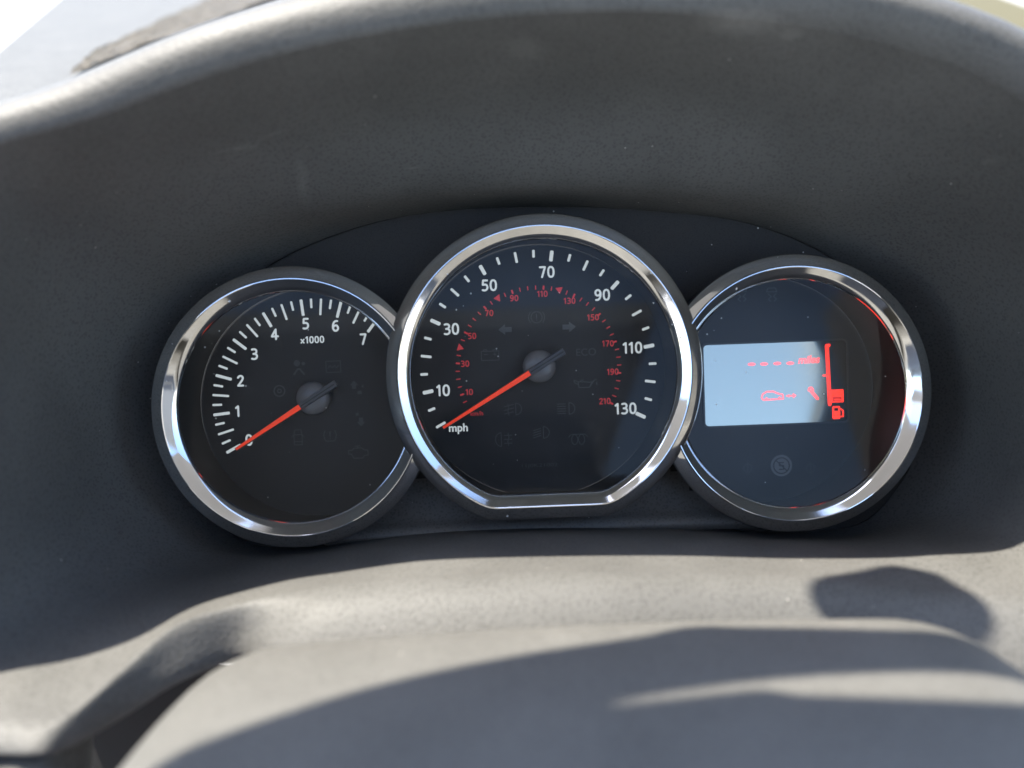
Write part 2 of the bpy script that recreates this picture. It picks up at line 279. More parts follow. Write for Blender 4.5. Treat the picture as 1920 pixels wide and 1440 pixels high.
# flat print: 2-D strokes and filled outlines collected in one thin mesh
class Ink:
    def __init__(s): s.v = []; s.f = []
    def poly(s, pts):
        n = len(s.v); s.v += [tuple(p) for p in pts]; s.f.append(tuple(range(n, n + len(pts)))); return s
    def line(s, pts, w, closed=False):
        pts = [Vector(p) for p in pts]
        P = pts + ([pts[0]] if closed else [])
        for a, b in zip(P, P[1:]):
            d = (b - a)
            if d.length < 1e-6: continue
            d.normalize(); n = Vector((-d.y, d.x)) * w / 2
            s.poly([a + n, a - n, b - n, b + n])
        for p in pts: s.poly([(p.x + w / 2 * math.cos(k * math.pi / 3), p.y + w / 2 * math.sin(k * math.pi / 3)) for k in range(6)])
        return s
    def arc(s, c, r, a0, a1, w, n=20, ry=None):
        ry = ry or r
        return s.line([(c[0] + r * math.cos(math.radians(a0 + (a1 - a0) * k / n)), c[1] + ry * math.sin(math.radians(a0 + (a1 - a0) * k / n))) for k in range(n + 1)], w)
    def make(s, name, material, parent, at, z):
        # overlapping strokes step up by a hair so that no two faces share a plane
        v = list(s.v); zz = [0] * len(v)
        for i, f in enumerate(s.f):
            for k in f: zz[k] = i * 0.0008
        o = mesh(name, [(p[0], p[1], h) for p, h in zip(v, zz)], s.f, material, parent, False)
        o.location = (at[0] * K, at[1] * K, z * K); return o

_text = {}
def text_mesh(body, height=None, width=None, bold=0.012, shear=0.0, ref=None):
    key = (body, height, width, bold, shear)
    if key in _text: return _text[key]
    cu = bpy.data.curves.new('glyphs', 'FONT'); cu.body = body; cu.size = 1; cu.offset = bold; cu.shear = shear; cu.resolution_u = 4
    o = bpy.data.objects.new('glyphs', cu); C.objects.link(o)
    dg = bpy.context.evaluated_depsgraph_get(); dg.update()
    me = bpy.data.meshes.new_from_object(o.evaluated_get(dg)); bpy.data.objects.remove(o)
    xs = [v.co.x for v in me.vertices]; ys = [v.co.y for v in me.vertices]
    sx = sy = 1
    if height: sy = sx = height / (max(ys) - min(ys))
    if width: sx = width / (max(xs) - min(xs)); sy = sy if height else sx
    cx, cy = (max(xs) + min(xs)) / 2, (max(ys) + min(ys)) / 2
    for v in me.vertices: v.co = ((v.co.x - cx) * sx * K, (v.co.y - cy) * sy * K, 0)
    _text[key] = me; return me
def text(name, body, material, parent, at, z, **kw):
    me = text_mesh(body, **kw)
    if me.users and me.materials and me.materials[0] != material: me = me.copy(); me.materials.clear()
    o = link(name, me, material, parent, False); o.location = (at[0] * K, at[1] * K, z * K); return o

GLYPH = {'1': [[(-.15, .27), (.04, .4125), (.04, -.4125)]],
 '2': [[(-.2, .26), (-.1, .38), (.04, .4125), (.17, .34), (.2, .2), (.12, .02), (-.06, -.22), (-.21, -.4125)], [(-.21, -.4125), (.22, -.4125)]],
 '3': [[(-.19, .385), (.02, .4125), (.17, .32), (.17, .15), (.06, .04), (-.08, .02)], [(-.08, .02), (.08, .01), (.2, -.1), (.2, -.28), (.07, -.4), (-.08, -.4125), (-.21, -.38)]],
 '4': [[(.1, -.4125), (.1, .4125), (-.25, -.17), (.28, -.17)]],
 '5': [[(.2, .4125), (-.14, .4125), (-.17, .05)], [(-.17, .05), (0, .075), (.15, .02), (.21, -.16), (.14, -.34), (-.02, -.4125), (-.2, -.38)]],
 '6': [[(.17, .4), (.02, .4), (-.13, .27), (-.21, .02), (-.21, -.2), (-.1, -.39), (.06, -.41), (.19, -.3), (.2, -.1), (.1, .03), (-.06, .03), (-.19, -.1)]],
 '7': [[(-.21, .4125), (.22, .4125), (-.05, -.4125)]],
 'x': [[(-.2, .1), (.2, -.4125)], [(.2, .1), (-.2, -.4125)]]}
GLYPH['9'] = [[(-x, -y) for x, y in st] for st in GLYPH['6']]
GLYPH['0'] = [[(.225 * math.copysign(abs(math.cos(a)) ** .85, math.cos(a)), .4125 * math.copysign(abs(math.sin(a)) ** .85, math.sin(a))) for a in [2 * math.pi * k / 22 for k in range(23)]]]
CURVED = '2356 9'
def number(name, body, material, parent, at, z, height, stroke=0.162, adv=0.70):
    key = (body, height, stroke, material.name); off_x = []; x = 0
    for ch_ in body:
        a = adv * (0.72 if ch_ == '1' else 1.0); off_x.append(x + a / 2); x += a
    I = Ink()
    for ch_, ox in zip(body, off_x):
        for st in GLYPH[ch_]:
            if ch_ in CURVED and len(st) > 4: st = spline(st, 3)
            I.line([((ox - x / 2 + px) * height, py * height) for px, py in st], stroke * height)
    return I.make(name, material, parent, at, z)

_bar = {}
def tick(parent, cx, cy, ang, r_out, length, width, material, z=0.05):
    key = (length, width, material.name)
    if key not in _bar:
        h = width / 2; n = 4
        pts = [(h * math.cos(math.radians(90 + 180 * k / n)) * 0.5, h * math.sin(math.radians(90 + 180 * k / n))) for k in range(n + 1)]
        pts = [(x - length + h * 0.5, y) for x, y in pts] + [(-x - h * 0.5, -y) for x, y in pts]
        n = len(pts); v = [(x, y, 0.08) for x, y in pts] + [(x, y, 0) for x, y in pts]
        f = [tuple(range(n))] + [(k, k + n, (k + 1) % n + n, (k + 1) % n) for k in range(n)]
        me = bpy.data.meshes.new('tick_mark'); me.from_pydata([(a * K, b * K, c * K) for a, b, c in v], [], f); me.materials.append(material); me.update()
        _bar[key] = me
    o = bpy.data.objects.new('tick_mark', _bar[key]); C.objects.link(o); o.parent = parent
    o.location = ((cx + r_out * math.cos(ang)) * K, (cy + r_out * math.sin(ang)) * K, z * K); o.rotation_euler = (0, 0, ang)
    return o

# ---------------------------------------------------------------- the dashboard: hood, shelf, notch for the column
dash = empty('dashboard')
tag(dash, 'dark grey grained plastic dashboard with an arched hood over the three gauges', 'dashboard')
CEN = Vector((0, -5, 0))
def column(kind, pts):
    P = [Vector(p) for p in pts]; e = P[-1]; rad = Vector((e.x - CEN.x, (e.y - CEN.y) * 1.35, 0)).normalized(); Z = Vector((0, 0, 1))
    if kind == 'L':   # hood rim: rounded nose, then back over the top
        P += [e + rad * 1.0 + Z * 1.0, e + rad * 7 + Z * 1.6, e + rad * 13 - Z * 1.6, e + rad * 16.5 - Z * 8, e + rad * 14 - Z * 60]
    elif kind == 'R':   # the same, more rounded
        P += [e + rad * 3.0 + Z * 3.4, e + rad * 8 + Z * 5.0, e + rad * 13.5 + Z * 2.0, e + rad * 17 - Z * 6, e + rad * 14 - Z * 60]
    elif kind == 'F':  # rolled front edge and fascia below the shelf
        P += [e + Vector((0, -0.9, 4)), e + Vector((0, -3.6, 8.5)), e + Vector((0, -12, 15)), e + Vector((0, -22, 19)), e + Vector((0, -45, 20))]
    elif kind == 'N':  # side wall of the notch round the steering column
        P = P[:-1]; b = Vector(pts[-1]); e = P[-1]
        P += [e + (b - e) * 0.08 + Vector((0.5, 0.3, 0.5)), e + (b - e) * 0.4 + Vector((0.8, 0, 0.8)), b, b + Vector((-3, -0.6, -6)), b + (Vector((-14, -6, -45)) if b.x < -72 else Vector((-8, -45, -22)))]
    else:              # front edge of the left wing
        P += [e + Vector((0, -0.5, 1.6)), e + Vector((0, -2.2, 4.2)), e + Vector((0, -5.4, 6.4)), e + Vector((0, -6.5, 2.5)), e + Vector((0, -45, 0))]
    P.insert(4, P[4].lerp(P[3], 0.035 if kind in 'NL' else 0.12))
    return [tuple(p) for p in P]
cols = [column(k, p) for k, p in HOOD]
SU, SV = 7, 6
fine = [spline(c, SV) for c in cols]                          # along each column
rows = []
for v in range(len(fine[0])): rows.append(spline([f[v] for f in fine], SU, True))
hood = grid('hood_shell', rows, M['dash'], dash, True); fix_normals(hood)
inner = rows[0]

def outline_union(k):
    """outer outline of the three bezels, shrunk by k"""
    rs, rt = SR - k, TR - k; pts = []
    def arc(c, r, a0, a1, n): return [(c[0] + r * math.cos(a0 + (a1 - a0) * i / n), c[1] + r * math.sin(a0 + (a1 - a0) * i / n)) for i in range(n + 1)]
    def inter(c, r):   # intersection of the speedometer circle with a side circle
        d = math.hypot(*c); a = (rs * rs - r * r + d * d) / (2 * d); h = math.sqrt(rs * rs - a * a); ux, uy = c[0] / d, c[1] / d
        return [(a * ux - h * uy, a * uy + h * ux), (a * ux + h * uy, a * uy - h * ux)]
    L = inter(TC, rt); R = inter(DC, rt); L.sort(key=lambda p: -p[1]); R.sort(key=lambda p: -p[1])
    an = lambda p, c=(0, 0): math.atan2(p[1] - c[1], p[0] - c[0])
    pts += arc((0, 0), rs, an(R[0]), an(L[0]), 40)[:-1]
    a0, a1 = an(L[0], TC), an(L[1], TC); pts += arc(TC, rt, a0, a1 + (2 * math.pi if a1 < a0 else 0), 60)[:-1]
    a0, a1 = an(L[1]), an(R[1])
    if a0 > 0: a0 -= 2 * math.pi
    pts += [(x, max(y, -48.0 + k)) for x, y in arc((0, 0), rs, a0, a1 + (2 * math.pi if a1 < a0 else 0), 40)[:-1]]
    a0, a1 = an(R[1], DC), an(R[0], DC); pts += arc(DC, rt, a0, a1 + (2 * math.pi if a1 < a0 else 0), 60)[:-1]
    return pts
SR, TR = 52.8, 46.9
TC, DC = (-83.7, -9.4), (83.7, -11.0)

# black panel filling the space between the bezels and the hood
cu = bpy.data.curves.new('panel', 'CURVE'); cu.dimensions = '2D'; cu.fill_mode = 'FRONT'
for pts in ([(p[0] * 1.0, p[1] * 1.0 + (1 - 1.0) * -5) for p in inner[::2]], outline_union(1.5)):
    sp = cu.splines.new('POLY'); sp.points.add(len(pts) - 1); sp.use_cyclic_u = True
    for q, p in zip(sp.points, pts): q.co = (p[0] * K, p[1] * K, 0, 1)
cu.extrude = 0.0022; cu.bevel_depth = 0.0008; cu.bevel_resolution = 2; cu.offset = 0.0002
o = bpy.data.objects.new('panel', cu); C.objects.link(o)
dg = bpy.context.evaluated_depsgraph_get(); me = bpy.data.meshes.new_from_object(o.evaluated_get(dg)); bpy.data.objects.remove(o)
panel = link('gauge_panel', me, M['panel'], dash, False); panel.location = (0, 0, 11 * K)
tag(panel, 'smooth black panel between the gauge rings')

ap = []
for t in range(25):
    x = -78 + 156 * t / 24; u = abs(t - 12) / 12
    fy = APRON[0] * (1 - u * u) + APRON[1] * u * u
    ap.append([(x, fy + 17, 14.4), (x, fy + 9, 15.2), (x, fy + 3.0, 18.5), (x, fy + 0.6, 22.5), (x, fy - 1.5, 23.5), (x, fy - 4, 21)])
apr = grid('panel_apron', [list(c) for c in zip(*[spline(c, 4) for c in ap])], M['apron'], dash)
bm = bmesh.new(); bm.from_mesh(apr.data)
def in_ring(p):
    x, y = p.x / K, p.y / K
    return (math.hypot(x, y + 0.9) < SR - 2.2 and y > -47.5) or min(math.hypot(x - c[0], y - c[1]) for c in (TC, DC)) < TR - 2.2
bmesh.ops.delete(bm, geom=[f for f in bm.faces if in_ring(f.calc_center_median())], context='FACES')
bm.to_mesh(apr.data); bm.free()
# black sheet standing for the deep shade under the notch and behind the fascia
mesh('cavity_shade', [(-260, -85, 60), (200, -85, 60), (200, -190, 60), (-260, -190, 60)], [(0, 1, 2, 3)], M['void'], dash, False)
# lower left wing: the lining below the groove
wy = HOOD[3][1][4][1] - 7.9; wx = HOOD[3][1][4][0]
lw = spline([(wx - 100, wy + 0.6, 128), (wx - 50, wy + 0.3, 128), (wx - 10, wy, 129), (wx + 9.5, wy - 0.1, 129), (wx + 11, wy - 0.6, 126), (wx + 11.5, wy - 2, 115)], 6)
grid('lower_panel', [[(p[0], p[1], p[2]) for p in lw], [(p[0], p[1] - 0.8, p[2] + 2.0) for p in lw], [(p[0], p[1] - 20, p[2] + 6) for p in lw], [(p[0], p[1] - 60, p[2] + 8) for p in lw]], M['pad'], dash)

# ---------------------------------------------------------------- gauges
def prof_full(name, st, material, parent, n=240):
    rows = []
    for r, chord, z in st:
        pts = [[r * math.cos(2 * math.pi * k / n), r * math.sin(2 * math.pi * k / n)] for k in range(n)]
        pts = [[x, max(y, -chord)] for x, y in pts]
        for _ in range(5):
            pts = [[(pts[k - 1][0] + 2 * pts[k][0] + pts[(k + 1) % n][0]) / 4, (pts[k - 1][1] + 2 * pts[k][1] + pts[(k + 1) % n][1]) / 4] for k in range(n)]
        rows.append([(x, y - 0.9, z) for x, y in pts])
    o = grid(name, rows, material, parent, True); fix_normals(o); autosmooth(o, 17); return o
def prof_arc(name, c, st, material, parent, cut, n=200):
    """a ring round c that stops where it meets the speedometer circle of radius cut"""
    d = math.hypot(*c); base = math.atan2(-c[1], -c[0]); rows = []
    for r, z in st:
        q = (d * d + r * r - cut * cut) / (2 * d * r); h = math.acos(max(-1, min(1, q)))
        rows.append([(r * math.cos(base + h + (2 * math.pi - 2 * h) * k / n), r * math.sin(base + h + (2 * math.pi - 2 * h) * k / n), z) for k in range(n + 1)])
    o = grid(name, rows, material, parent); fix_normals(o); autosmooth(o, 17); return o
def disc_clipped(name, c, r, z, cut, material, parent, thick=0.0, n=160):
    """disc round c with a bite taken out by the speedometer circle"""
    pts = []
    for k in range(n):
        x, y = c[0] + r * math.cos(2 * math.pi * k / n), c[1] + r * math.sin(2 * math.pi * k / n)
        d = math.hypot(x, y)
        if cut and d < cut: x, y = x * cut / d, y * cut / d
        pts.append((x - c[0], y - c[1], z))
    o = mesh(name, pts, [tuple(range(n))], material, parent, False)
    if thick:
        bm = bmesh.new(); bm.from_mesh(o.data); bmesh.ops.solidify(bm, geom=bm.faces[:], thickness=thick * K); bm.to_mesh(o.data); bm.free()
    return o
BEZ = [(-2.6, 8), (-0.9, 27), (-0.2, 33), (0, 34.8), (-0.1, 35.6), (-0.4, 36.3), (-0.9, 36.7), (-2.4, 37.4), (-4.0, 38.1), (-4.2, 38.4), (-4.42, 38.55), (-4.64, 38.55), (-4.85, 38.4)]
CONE = [(-4.85, 38.4), (-5.1, 38.2), (-6.6, 37.05), (-8.1, 35.9), (-8.3, 35.65), (-8.42, 35.3), (-8.42, 34.3)]

def needle(parent, tip, tail, red_end, hub, hub_r):
    t, e, rd = (Vector((p[0] - parent_c[0], p[1] - parent_c[1])) for p in (tip, tail, red_end))
    d = (t - e); L = d.length; d.normalize(); n = Vector((-d.y, d.x))
    def prism(name, a, b, wa, wb, z0, z1, inset, m, par):
        A, B = e + d * a, e + d * b; v = []
        for P, wdt in ((A, wa), (B, wb)):
            for s, z in ((-1, z0), (-1 + inset, z1), (1 - inset, z1), (1, z0)):
                q = P + n * wdt / 2 * s; v.append((q.x, q.y, z))
        f = [(0, 1, 5, 4), (1, 2, 6, 5), (2, 3, 7, 6), (0, 3, 2, 1), (4, 5, 6, 7), (0, 4, 7, 3)]
        o = mesh(name, v, f, m, par, False); return o
    nb = prism('needle', 0, L + 0.3, 2.9, 1.35, 7.6, 9.6, 0.22, M['needle'], parent)
    rl = (rd - e).length
    prism('red_stripe', rl, L, 2.0, 0.95, 9.62, 9.9, 0.08, M['needle_red'], nb)
    prism('groove', 0.4, rl - 0.4, 0.35, 0.35, 9.55, 9.68, 0.0, M['void'], nb)
    # domed hub cap
    hc = Vector((hub[0] - parent_c[0], hub[1] - parent_c[1])); rowsn = []
    for r, z in ((hub_r * 0.96, 0.6), (hub_r, 5.0), (hub_r * 0.99, 5.9), (hub_r * 0.94, 6.7), (hub_r * 0.83, 7.3), (hub_r * 0.6, 7.8), (hub_r * 0.3, 8.05), (0.02, 8.1)):
        rowsn.append([(hc.x + r * math.cos(2 * math.pi * k / 48), hc.y + r * math.sin(2 * math.pi * k / 48), z) for k in range(48)])
    h = grid('needle_hub', rowsn, M['hub'], parent, True); fix_normals(h)
    return nb

def off(d, c): return {k: (v[0] - c[0], v[1] - c[1]) for k, v in d.items()}
W = 0.5
# --- speedometer
spd = empty('speedometer', (0, 0, 0)); parent_c = (0, 0)
tag(spd, 'large central mph speedometer with chrome flat-bottomed ring and needle at zero', 'gauge', 'round gauges of the instrument panel')
chords = {0: 48.6}
def ch(o): return 48.7 + o * 1.02 if o > -5 else 48.7 - 5.1 + (o + 5) * 0.95
prof_full('bezel', [(SR + o, ch(o), z) for o, z in BEZ], M['chrome'], spd)
prof_full('inner_bezel', [(SR + o, ch(o), z) for o, z in CONE], M['chrome'], spd)
prof_full('inner_wall', [(44.3, 41.9, 34.4), (44.6, 42.3, 33.0), (47.5, 45.5, 1.0), (48, 46, 0.2)], M['wall'], spd)
face = disc_clipped('dial_face', (0, 0), 48.2, 0, 0, M['dial'], spd)
tag(face, 'black speedometer dial with white mph and red km/h scales')
o = prof_full('lens', [(44.45, 42.1, 34.7), (30, 28.6, 34.8), (10, 9.6, 34.85), (0.05, 0.05, 34.86)], M['lens'], spd)
A0, DA = math.radians(207.84), math.radians(9.0181)
for k in range(27):
    mph = k * 5
    if mph % 20 == 10: ln, wd = 4.1, 1.35
    elif mph % 10 == 0: ln, wd = 4.1, 0.95
    else: ln, wd = 2.9, 0.95
    tick(face, 0, 0, A0 - DA * k, 44.5, ln, wd, M['white'])
for k in range(1, 43):
    kmh = k * 5; a = A0 - DA * kmh / 1.609344 / 5
    if kmh in (40, 80, 120):
        rr = 30.6; c = Vector((rr * math.cos(a), rr * math.sin(a)))
        # small arrowhead pointing along the scale
        ta = {40: 100, 80: 185, 120: 275}[kmh]
        pts = [(1.6 * math.cos(math.radians(ta + q)), 1.6 * math.sin(math.radians(ta + q))) for q in (0, 120, 240)]
        Ink().poly(pts).make('red_pointer', M['red'], face, c, 0.06)
    else:
        thick = kmh % 20 == 10
        tick(face, 0, 0, a, 31.2, 1.6, 0.62 if thick else 0.36, M['red'])
for k, p in SPD_NUM.items():
    if k == 'mph': text('unit_text', k, M['white'], face, p, 0.08, width=7.1, bold=0.02)
    else: number('numeral', k, M['white'], face, p, 0.06, 4.5)
for k, p in KMH_NUM.items():
    if k == 'km/h': text('unit_text', k, M['red'], face, p, 0.08, width=4.7, bold=0.005)
    else: number('numeral', k, M['red'], face, p, 0.06, 2.4, 0.15)
S = SPD_SYM
Ink().poly([(-2.6, 0), (0, 2.0), (0, 0.95), (2.5, 0.95), (2.5, -0.95), (0, -0.95), (0, -2.0)]).make('turn_arrow', M['grey2'], face, S['arrow_l'], 0.06)
Ink().poly([(2.6, 0), (0, 2.0), (0, 0.95), (-2.5, 0.95), (-2.5, -0.95), (0, -0.95), (0, -2.0)]).make('turn_arrow', M['grey2'], face, S['arrow_r'], 0.06)
Ink().arc((0, 0), 2.1, 0, 360, 0.3).arc((0, 0), 3.0, 140, 220, 0.3, 10).arc((0, 0), 3.0, -40, 40, 0.3, 10).line([(0, 1.1), (0, -0.3)], 0.4).line([(0, -1.0), (0, -1.1)], 0.4).make('brake_symbol', M['grey'], face, S['brake'], 0.06)
Ink().line([(-3.3, -1.9), (3.3, -1.9), (3.3, 1.5), (-3.3, 1.5)], 0.3, True).line([(-2.4, 1.5), (-2.4, 2.1), (-1.2, 2.1), (-1.2, 1.5)], 0.3).line([(1.2, 1.5), (1.2, 2.1), (2.4, 2.1), (2.4, 1.5)], 0.3).line([(-2.2, 0.3), (-1.0, 0.3)], 0.28).line([(1.2, 0.3), (2.4, 0.3)], 0.28).line([(1.8, 0.9), (1.8, -0.3)], 0.28).make('battery_symbol', M['grey'], face, S['battery'], 0.06)
text('eco_text', 'ECO', M['grey'], face, S['eco'], 0.06, width=7.4, height=2.7, bold=-0.005)
Ink().line([(-2.4, -1.7), (1.6, -1.7), (3.6, 1.0), (4.4, 1.3)], 0.32).line([(1.6, -1.7), (2.4, 0.0), (3.6, 1.0)], 0.3).line([(-2.4, -1.7), (-2.6, 0.5), (-0.6, 0.5), (1.6, 0.2), (2.6, 0.4)], 0.32).line([(-2.6, 0.5), (-4.2, 1.2), (-4.0, 0.2), (-2.6, -0.5)], 0.3).line([(-1.6, 0.5), (-1.6, 1.1), (-0.6, 1.1)], 0.3).line([(4.4, 0.2), (4.4, -0.8)], 0.4).make('oil_symbol', M['grey'], face, S['oil'], 0.06)
def lamp(I, x, flip=1):
    I.line([(x, -2.2), (x, 2.2)], 0.3); I.arc((x, 0), 2.2 * flip, -90, 90, 0.3, 14, 2.2); return I
lamp(Ink(), 0.6).line([(-3.8, 1.0), (-0.2, 1.8)], 0.3).line([(-3.8, -0.4), (-0.2, 0.4)], 0.3).line([(-3.8, -1.8), (-0.2, -1.0)], 0.3).line([(-2.4, 2.2), (-2.0, 0.8), (-2.4, -0.6), (-2.0, -2.2)], 0.3).make('front_fog_symbol', M['grey'], face, S['fogf'], 0.06)
I = lamp(Ink(), 0.8)
for y in (1.8, 0.9, 0, -0.9, -1.8): I.line([(-3.6, y), (-0.6, y)], 0.3)
I.make('main_beam_symbol', M['grey'], face, S['beam'], 0.06)
I = lamp(Ink(), 0.6)
for y in (1.6, 0.7, -0.2, -1.1): I.line([(-3.2, y - 0.8), (-0.4, y)], 0.3)
I.make('dipped_beam_symbol', M['grey'], face, S['dip'], 0.06)
I = Ink(); I.line([(-0.8, -2.6), (-0.8, 2.6)], 0.3); I.arc((-0.8, 0), 2.2, 90, 270, 0.3, 14, 2.6)
for y in (1.5, 0, -1.5): I.line([(0.4, y), (3.2, y)], 0.3)
I.line([(1.8, 2.4), (2.1, 0.8), (1.6, -0.8), (1.9, -2.4)], 0.3).make('rear_fog_symbol', M['grey'], face, S['fogr'], 0.06)
Ink().arc((-1.3, -0.4), 1.15, 0, 360, 0.28, 18, 1.9).arc((1.3, -0.4), 1.15, 0, 360, 0.28, 18, 1.9).line([(-3.6, 0.6), (-2.6, 1.6), (2.6, 1.6), (3.6, 0.6)], 0.28).make('glow_plug_symbol', M['grey'], face, S['glow'], 0.06)
text('serial_text', '11J0K21002', M['grey'], face, S['serial'], 0.06, width=13.5, height=1.7, bold=-0.01)
needle(spd, NEEDLES['s'][0], NEEDLES['s'][1], NEEDLES['s'][2], NEEDLES['sh'][0], 6.2)

# --- rev counter
rev = empty('rev_counter', (TC[0], TC[1], -1.6)); parent_c = TC
tag(rev, 'round rev counter numbered 0 to 7 left of the speedometer', 'gauge', 'round gauges of the instrument panel')
prof_arc('bezel', TC, [(TR + o, z) for o, z in BEZ], M['chrome'], rev, SR - 3.4)
prof_arc('inner_bezel', TC, [(TR + o, z) for o, z in CONE], M['chrome'], rev, SR - 2.4)
prof_arc('inner_wall', TC, [(38.4, 34.4), (38.8, 33.0), (42.5, 3), (43, 1.8)], M['wall'], rev, SR - 1.5)
face = disc_clipped('dial_face', TC, 43.6, 1.6, SR - 1.6, M['dial'], rev)
tag(face, 'black rev counter dial with white scale')
disc_clipped('lens', TC, 38.55, 34.7, SR - 1.8, M['lens'], rev)
# tick circle of the rev scale, its centre as read off the scale
B0, DB, RT = math.radians(207.51), math.radians(5.575), 38.6
for k in range(29):
    if k % 4 == 0: ln, wd = 6.2, 1.05
    elif k % 2 == 0: ln, wd = 6.2, 0.8
    else: ln, wd = 3.6, 0.8
    tick(face, 0, 0, B0 - DB * k, RT, ln, wd, M['white'], 1.65)
for k, p in off(REV_NUM, TC).items():
    if k == 'x1000': number('unit_text', k, M['white'], face, p, 1.66, 2.7, 0.17, 0.72)
    else: number('numeral', k, M['white'], face, p, 1.66, 4.4, 0.165)
S = off(REV_SYM, TC); Z = 1.66
Ink().poly([(math.cos(a * 0.5) * 1.2 - 0.8, math.sin(a * 0.5) * 1.2 + 1.6) for a in range(13)]).line([(-2.0, -2.6), (-0.6, -0.6), (0.2, -0.6), (1.8, -2.6)], 0.7).poly([(math.cos(a * 0.5) * 0.7 + 1.6, math.sin(a * 0.5) * 0.7 + 1.4) for a in range(13)]).make('airbag_symbol', M['grey'], face, S['airbag'], Z)
Ink().line([(-2.7, -2.0), (2.7, -2.0), (2.7, 2.2), (-2.7, 2.2)], 0.3, True).line([(-2.0, -0.4), (-1.2, 0.6), (-0.4, -0.4), (0.4, 0.6), (1.2, -0.4), (2.0, 0.6)], 0.3).make('filter_symbol', M['grey'], face, S['box'], Z)
Ink().arc((0, 0), 2.0, 0, 360, 0.5).arc((0, 0), 0.7, 0, 360, 0.4, 10).make('steering_symbol', M['grey'], face, S['steer'], Z)
Ink().poly([(-3, 0.6), (-1.4, 2.4), (0.2, 0.6), (-0.6, 0.6), (-0.6, -0.8), (-2.2, -0.8), (-2.2, 0.6)]).poly([(1.2, 0.2), (2.2, 0.9), (2.0, -0.6)]).poly([(-0.4, -1.8), (1.2, -1.4), (1.6, -2.8), (-0.2, -2.8)]).make('shift_up_symbol', M['grey'], face, S['up'], Z)
Ink().poly([(-0.6, -0.6), (1.0, -2.4), (2.6, -0.6), (1.8, -0.6), (1.8, 1.0), (0.2, 1.0), (0.2, -0.6)]).poly([(-1.0, 2.6), (0.2, 3.0), (0.2, 1.8), (-0.8, 1.6)]).make('shift_down_symbol', M['grey'], face, S['down'], Z)
Ink().line([(-1.2, 2.8), (1.2, 2.8), (1.5, 0.8), (1.5, -2.8), (-1.5, -2.8), (-1.5, 0.8)], 0.3, True).line([(-1.5, 1.0), (1.5, 1.0)], 0.3).line([(-1.5, -1.6), (1.5, -1.6)], 0.3).line([(-2.4, 0.2), (-1.5, 0.8)], 0.3).line([(2.4, 0.2), (1.5, 0.8)], 0.3).make('door_open_symbol', M['grey'], face, S['door'], Z)
Ink().line([(-1.8, 2.0), (-2.4, 0.4), (-2.0, -1.4), (-1.4, -2.0), (1.4, -2.0), (2.0, -1.4), (2.4, 0.4), (1.8, 2.0)], 0.32).line([(0, 1.6), (0, -0.2)], 0.4).line([(0, -1.0), (0, -1.1)], 0.4).make('tyre_symbol', M['grey'], face, S['tyre'], Z)
Ink().line([(-3.4, -0.6), (-3.4, 0.8), (-2.2, 0.8), (-1.4, 1.6), (1.6, 1.6), (2.4, 0.8), (3.8, 0.8), (3.8, -1.2), (2.6, -1.2), (1.8, -2.2), (-1.6, -2.2), (-2.4, -0.6)], 0.32, True).line([(0, 1.6), (0, 2.4)], 0.3).line([(-1, 2.4), (1, 2.4)], 0.3).make('engine_symbol', M['grey'], face, S['engine'], Z)
needle(rev, NEEDLES['t'][0], NEEDLES['t'][1], NEEDLES['t'][2], NEEDLES['th'][0], 6.3)

# --- trip display
dsp = empty('trip_display', (DC[0], DC[1], -1.6)); parent_c = DC
tag(dsp, 'round display gauge with pale blue screen and red symbols right of the speedometer', 'gauge', 'round gauges of the instrument panel')
prof_arc('bezel', DC, [(TR + o, z) for o, z in BEZ], M['chrome'], dsp, SR - 3.4)
prof_arc('inner_bezel', DC, [(TR + o, z) for o, z in CONE], M['chrome'], dsp, SR - 2.4)
prof_arc('inner_wall', DC, [(38.4, 34.4), (38.8, 33.0), (42.5, 3), (43, 1.8)], M['wall'], dsp, SR - 1.5)
face = disc_clipped('dial_face', DC, 43.6, 1.6, SR - 1.6, M['dial_gloss'], dsp)
tag(face, 'smoked black display face')
disc_clipped('lens', DC, 38.55, 34.7, SR - 1.8, M['lens'], dsp)
def rrect(x0, y0, x1, y1, r, n=5):
    out = []
    for cx, cy, a in ((x1 - r, y1 - r, 0), (x0 + r, y1 - r, 90), (x0 + r, y0 + r, 180), (x1 - r, y0 + r, 270)):
        out += [(cx + r * math.cos(math.radians(a + 90 * k / n)), cy + r * math.sin(math.radians(a + 90 * k / n))) for k in range(n + 1)]
    return out
scr = slab('screen', [(x - DC[0], y - DC[1]) for x, y in rrect(62.4, -24.1, 116.8, 6.5, 1.4)], 1.62, 2.0, M['lcd'], dsp)
tag(scr, 'pale blue reflecting screen with red symbols')
fo, fi = rrect(61.7, -24.8, 117.5, 7.2, 1.9), rrect(62.35, -24.15, 116.85, 6.55, 1.4); nf = len(fo)
mesh('screen_frame', [(x - DC[0], y - DC[1], h) for h, q in ((1.62, fo), (2.25, fo), (2.25, fi), (1.9, fi)) for x, y in q],
     [(k * nf + i, k * nf + (i + 1) % nf, (k + 1) * nf + (i + 1) % nf, (k + 1) * nf + i) for k in range(3) for i in range(nf)], M['frame'], dsp, False)
Z = 2.03
D = off(LCD, DC)
for p in LCD_DASH:
    q = (p[0] - DC[0], p[1] - DC[1])
    Ink().poly([(1.5 * math.cos(a * math.pi / 8), 0.62 * math.sin(a * math.pi / 8)) for a in range(16)]).make('dash_segment', M['seg'], scr, q, Z)
text('miles_text', 'miles', M['seg'], scr, D['miles'], Z, width=8.4, height=3.0, bold=0.03, shear=0.25)
